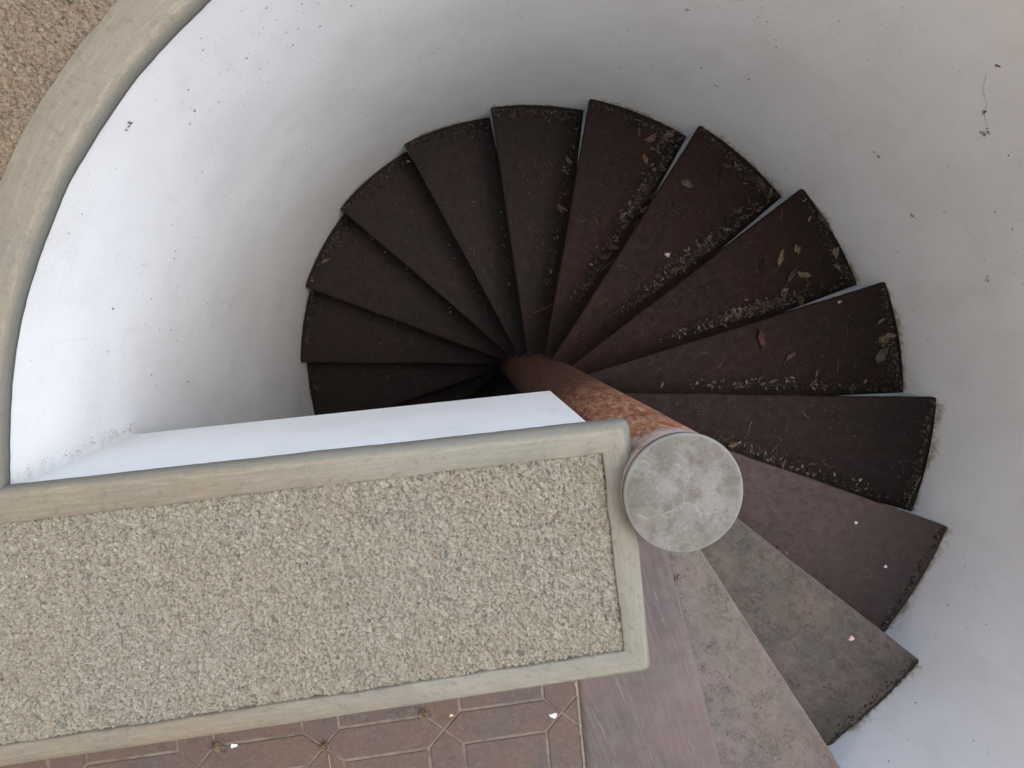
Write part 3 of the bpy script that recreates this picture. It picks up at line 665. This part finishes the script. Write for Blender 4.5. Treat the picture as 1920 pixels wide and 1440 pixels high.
for th, z, s_ in ((39.0, -.593, .010), (36.9, -.19, .009), (37.2, -.175, .008), (39.7, -.145, .009), (44.3, -.02, .008), (143.6, .145, .010), (17, -.42, .008), (28, -.62, .008), (60, -.75, .008), (63, -.9, .008), (-20, -.2, .007), (75, -.5, .009)):
    for _ in range(6):
        p, nrm = wall_pt(th + random.gauss(0, .25), z + random.gauss(0, .004)); B.flake(p, s_, nrm, (.09, .08, .06))
for a, b in (((44.1, -.061), (42.6, -.10)), ((42.6, -.10), (40.6, -.12)), ((40.6, -.12), (39.6, -.145)), ((39.4, -.15), (37.4, -.17)), ((70, -.35), (71, -.39)), ((98, -.3), (97, -.34))):
    p, n_ = wall_pt(*a); q, _n = wall_pt(*b); B.twig(p, q, .0004, (.12, .10, .07), 0)
# crumbs in the corner between wall and parapet
for _ in range(110):
    z = -.32 + .50 * random.betavariate(1.0, 1.6); th = 175.4 - abs(random.gauss(0, .5)); p, nrm = wall_pt(th, z); B.seed(p, random.uniform(.0015, .005), random.choice([(.55, .50, .45), (.42, .36, .31), (.28, .24, .20)]), nrm)
o = B.build("wall_specks"); tag(o, "tiny dark specks and cobweb bits stuck to the white curved wall", kind="stuff")
B = Bits()
for _ in range(260):
    x = random.uniform(-1.25, -.2); y = -.40 - random.random() ** 1.6 * .42
    B.seed((x, y, -.0040), random.uniform(.001, .0034), random.choice([(.30, .25, .2), (.16, .11, .08), (.07, .05, .04)]))
for cx, cy in ((-.50, -.59), (-.47, -.585), (-.68, -.575), (-.72, -.565), (-.60, -.565), (-.86, -.60), (-.80, -.615)):
    for _ in range(26): B.seed((cx + random.gauss(0, .022), cy + random.gauss(0, .006), -.004), random.uniform(.0015, .0042), random.choice([(.16, .12, .08), (.09, .07, .05), (.28, .23, .17)]))
o = B.build("floor_grit"); tag(o, "fine grit lying along the tile joints of the landing", kind="stuff")

# ------------------------------------------------------------------ leaves, clumps, chips: single things
LM = {"orange": m_leaf("leaf_tan_orange", (.30, .155, .070), (.22, .115, .055)), "tan": m_leaf("leaf_tan", (.25, .18, .105), (.19, .13, .08)), "olive": m_leaf("leaf_olive", (.150, .118, .068), (.105, .088, .052)),
      "pink": m_leaf("leaf_pink_brown", (.17, .092, .075), (.12, .07, .055)), "dull": m_leaf("leaf_dull_brown", (.115, .082, .06), (.08, .06, .045)), "red": m_leaf("leaf_red_brown", (.15, .055, .035), (.11, .045, .03)), "yellow": m_leaf("leaf_yellow", (.27, .19, .095), (.19, .12, .06)), "black": m_leaf("leaf_black", (.02, .017, .013), (.014, .012, .01))}
def leaf(x, y, k, L, wid, ang, colr, label, curl=.4, fold=.35, stem=True, z=None, tilt=0):
    z = (-k * H if z is None else z) + .0015; L *= 1.5; wid *= 1.55
    r_ = empty("dried_leaf", (x, y, z)); r_.rotation_euler = (R(tilt), 0, R(ang)); tag(r_, label, "leaf", "dried leaves on the stair")
    nu, nv = 11, 7; V, rib = [], []
    ph = random.uniform(0, 6)
    for i in range(nu):
        u = i / (nu - 1); hwid = wid * .5 * (math.sin(math.pi * min(1, u * .97 + .015)) ** .75) * (1 + .25 * (.5 - u)) * (1 + .10 * math.sin(u * 17 + ph))
        for j in range(nv):
            t = j / (nv - 1) * 2 - 1; hwj = hwid * (1 + .22 * math.sin(u * 9 + ph * 2 + (0 if t < 0 else 2.1)) * abs(t)); zz = fold * abs(t) * hwid * 1.1 + curl * L * (u - .45) ** 2 + .0016 * math.sin(u * 13 + t * 3 + ph)
            V.append(((u - .5) * L * (1 - .10 * curl * abs(t)), t * hwj * (1 - .35 * fold) + .11 * L * math.sin(u * 2.6 + ph), max(.0002, zz + .25 * curl * hwid * (t if ph > 3 else -t) * (u - .2)))); rib.append(1.0 if j == nv // 2 else 0.0)
    b = mesh_obj("leaf_blade", V, grid_faces(nu, nv), LM[colr], r_, attrs={"rib": rib})
    sm = b.modifiers.new("thick", 'SOLIDIFY'); sm.thickness = .0005
    if stem:
        s_ = Bits(); e = V[nv // 2]; s_.twig((e[0] + .001, e[1], e[2] + .0006), (e[0] - L * .35, e[1] + L * random.uniform(-.12, .12), .002), .0006, (.20, .15, .10), .08); s_.build("leaf_stem", r_)
LV = [
 (.470, .985, 8, .036, .020, 60, "orange", "tan orange leaf with square tip, nearest the wall in the leaf pile"),
 (.500, .950, 8, .044, .014, 55, "dull", "dull brown narrow leaf just below the tan orange square one"),
 (.445, .905, 8, .026, .016, 95, "orange", "small orange triangular leaf in the middle of the leaf pile"),
 (.470, .760, 8, .034, .013, 50, "pink", "curled pinkish leaf in dark litter beside the riser"),
 (.430, .700, 8, .028, .012, 20, "tan", "small tan leaf at the lower end of the long litter drift"),
 (.393, .640, 8, .034, .016, 60, "olive", "olive leaf at the inner end of the long litter drift"),
 (.551, .775, 7, .038, .020, 170, "olive", "flat olive leaf alone on the reddish tread, stem to the left"),
 (.847, .764, 7, .044, .018, 125, "pink", "curled pink brown leaf by the wall on the right of its tread"),
 (.886, .707, 7, .026, .012, 60, "tan", "small tan leaf at the wall corner of its tread"),
 (.643, .540, 7, .044, .018, 25, "tan", "long tan leaf flat at the riser beside a litter drift"),
 (.782, .642, 7, .032, .013, 15, "orange", "tan leaf at the outer end of the drift, under the pink curled one"),
 (.760, .668, 7, .030, .014, 40, "olive", "olive brown leaf lying on twigs above the tan drift leaf"),
 (.485, .700, 7, .026, .014, 20, "black", "black crumpled leaf alone in the middle of a red tread"),
 (.911, .498, 6, .024, .019, 100, "yellow", "round pale tan leaf lying alone above the curled yellow one"),
 (.850, .468, 6, .044, .014, 60, "yellow", "curled yellow leaf with a long twisted tail"),
 (.885, .405, 6, .050, .015, 52, "pink", "folded brown leaf slanting below the yellow ones"),
 (.938, .405, 6, .040, .017, 155, "tan", "tan brown leaf right of the folded slanting leaf"),
 (.826, .312, 6, .036, .018, 10, "pink", "pinkish brown leaf beside the riser in the inner drift"),
 (.800, .290, 6, .034, .012, 45, "dull", "narrow grey brown leaf under the pinkish one at the riser"),
 (.921, .303, 6, .032, .019, 85, "olive", "olive tan leaf standing against the pale riser"),
 (.717, .278, 6, .026, .014, 170, "tan", "small pale leaf at the inner end of the drift"),
 (1.001, .606, 6, .034, .017, 130, "dull", "dull leaf at the wall in the upper corner of its tread"),
 (1.037, .572, 6, .036, .016, 150, "dull", "reddish grey leaf hugging the wall, lower of two"),
 (.770, .448, 6, .030, .012, 55, "black", "black shrivelled leaf left of the yellow leaves"),
 (.682, .184, 5, .056, .018, 100, "red", "red brown lance shaped leaf pointing down across the tread edge"),
 (1.135, .100, 5, .046, .026, 70, "olive", "olive crumpled leaf at the wall end of the tread above the cap"),
 (.244, .459, 9, .032, .014, 70, "olive", "olive leaf caught in the twig tangle near the column"),
 (-.972, .585, 12, .034, .013, 35, "tan", "pale leaf scrap by the wall on a deep left tread"),
 (.800, .115, 5, .030, .011, 50, "pink", "slender brown leaf in the riser litter on a right hand tread"),
 (.690, .815, 7, .030, .010, 50, "black", "black leaf strip near the wall of the second tread from the pile"),
]
for q in LV: leaf(*q[:8], curl=random.uniform(.3, 1.3), fold=random.uniform(.2, 1.0), stem=random.random() < .6)
def twig_thing(p, q, r, label, col=(.13, .095, .065), forks=0, name="twig"):
    B = Bits(); B.twig(p, q, r, col, random.uniform(-.06, .06), 7)
    P, Q = Vector(p), Vector(q)
    for i in range(forks):
        u = random.uniform(.1, .9); c = P.lerp(Q, u); a = math.atan2(Q.y - P.y, Q.x - P.x) + random.choice((-1, 1)) * random.uniform(.3, .8); l = random.uniform(.02, .05)
        B.twig(tuple(c), (c.x + l * math.cos(a), c.y + l * math.sin(a), c.z + .003), r * .6, col, .1)
    o = B.build(name, origin=p); tag(o, label, "twig"); return o
z8, z9 = -8 * H + .007, -9 * H + .008
twig_thing((-.026, .291, z9 + .004), (.240, .452, z9 + .012), .0016, "long forked twig crossing two dark treads near the column", forks=9)
twig_thing((.235, .455, z8 + .003), (.330, .520, z8 + .004), .0013, "short dark twig ending the tangle near the leaf drift", forks=4)
twig_thing((1.178, -.310, -4 * H + .004), (1.128, -.425, -4 * H + .004), .0013, "straight pale straw along the wall on the tread right of the cap", (.33, .28, .20), name="straw")
twig_thing((.575, -.075, -4 * H + .003), (.560, -.125, -4 * H + .003), .0009, "thin straw on the dark tread just right of the cap", (.30, .24, .17), name="straw")
twig_thing((-.757, -.645, .002), (-.752, -.715, .001), .0013, "bent pale straw on the landing tiles below the middle clump", (.34, .26, .15), name="straw")
twig_thing((-.205, .275, -11 * H + .004), (-.215, .36, -11 * H + .004), .0008, "thin upright straw near the column on a deep tread", (.14, .10, .07), name="straw")
def clump(x, y, z, n, rad, label, pale=False, name="grass_clump", hgt=.012):
    B = Bits()
    for _ in range(n):
        a = random.uniform(0, 6.28); b = a + random.uniform(1.5, 4.5); r1, r2 = rad * random.uniform(.4, 1), rad * random.uniform(.4, 1)
        B.twig((x + r1 * math.cos(a), y + r1 * math.sin(a), z + random.uniform(0, hgt)), (x + r2 * math.cos(b), y + r2 * math.sin(b), z + random.uniform(0, hgt)), .0006, random.choice([(.22, .17, .11), (.12, .09, .06), (.07, .055, .04), (.30, .24, .16)]), random.uniform(-.4, .4), 5)
    for _ in range(n // 2): B.flake((x + random.gauss(0, rad * .5), y + random.gauss(0, rad * .5), z + .001), rad * .4)
    o = B.build(name, origin=(x, y, z)); tag(o, label, "debris"); return o
clump(-.530, -.570, -.003, 60, .013, "dark brown dried grass clump against the parapet, right one of three on the tiles")
clump(-.764, -.625, -.003, 46, .012, "dried grass clump with seed husks on a tile crossing, middle one of three")
clump(-1.000, -.597, -.003, 46, .015, "dried grass clump beside a white chip, left one of three on the tiles")
clump(.138, -.369, -H + .001, 34, .010, "small brown cobweb ball on the pale veined tread under the cap", hgt=.007)
clump(.215, .485, -9 * H + .002, 60, .040, "tangle of dark twigs and husks against the riser near the column", hgt=.014)
clump(1.105, -.430, -4 * H + .002, 60, .020, "dark crumbly clump in the wall corner of the tread right of the cap", hgt=.012)
clump(1.150, .155, -5 * H + .002, 46, .022, "mossy dark clump at the wall end of the tread above the cap", hgt=.010)
clump(-.078, .19, -12 * H + .002, 60, .05, "dark twig pile beside the foot of the column on the deep left treads", hgt=.02)
def chip(x, y, z, size, col, label):
    m = m_simple("chip_" + label.split()[0], col, tuple(c * .8 for c in col), 90); v, f = [], []; n = 9
    for ring_, (s_, h_) in enumerate(((1, 0), (.95, .35), (.6, .6))):
        for i in range(n): a = 6.283 * i / n; r_ = size * .5 * s_ * (1 + .28 * math.sin(i * 2.3 + x * 90) + .15 * math.sin(i * 5 + y * 50)); v.append((r_ * math.cos(a), r_ * .8 * math.sin(a), h_ * size * .35))
    for j in range(2):
        for i in range(n): k2 = (i + 1) % n; f.append((j * n + i, j * n + k2, (j + 1) * n + k2, (j + 1) * n + i))
    f.append(tuple(range(2 * n, 3 * n))); o = mesh_obj("paint_chip", v, f, m, smooth=False); o.location = (x, y, z); tag(o, label, "chip")
chip(-.228, -.610, -.0045, .018, (.80, .83, .82), "white paint chip on the tile crossing nearest the first step")
chip(-.968, -.602, -.0045, .014, (.78, .80, .79), "white paint chip beside the left grass clump on the tiles")
chip(-.470, -.583, -.0045, .010, (.55, .40, .32), "beige crumb on the tile beside the right grass clump")
chip(.722, -.681, -2 * H, .018, (.55, .38, .34), "pink pebble on the grey mildewed tread")
chip(.473, .505, -7 * H, .024, (.36, .29, .27), "pale angular flake on the reddish tread left of the drift")
chip(.840, -.391, -3 * H, .011, (.55, .52, .50), "thin white flake in the middle of the plain brown tread")
chip(.941, -.545, -3 * H, .012, (.58, .55, .53), "white crumb near the outer edge of the plain brown tread")
chip(.960, -.306, -4 * H, .012, (.30, .24, .21), "small beige flake on the dirty tread right of the cap")
chip(.983, .298, -5 * H, .014, (.30, .19, .16), "pinkish pebble near the pale riser on the right tread")
chip(-.535, 1.02, -11 * H + .001, .014, (.45, .38, .34), "pale chip in the outer corner of a deep left tread")
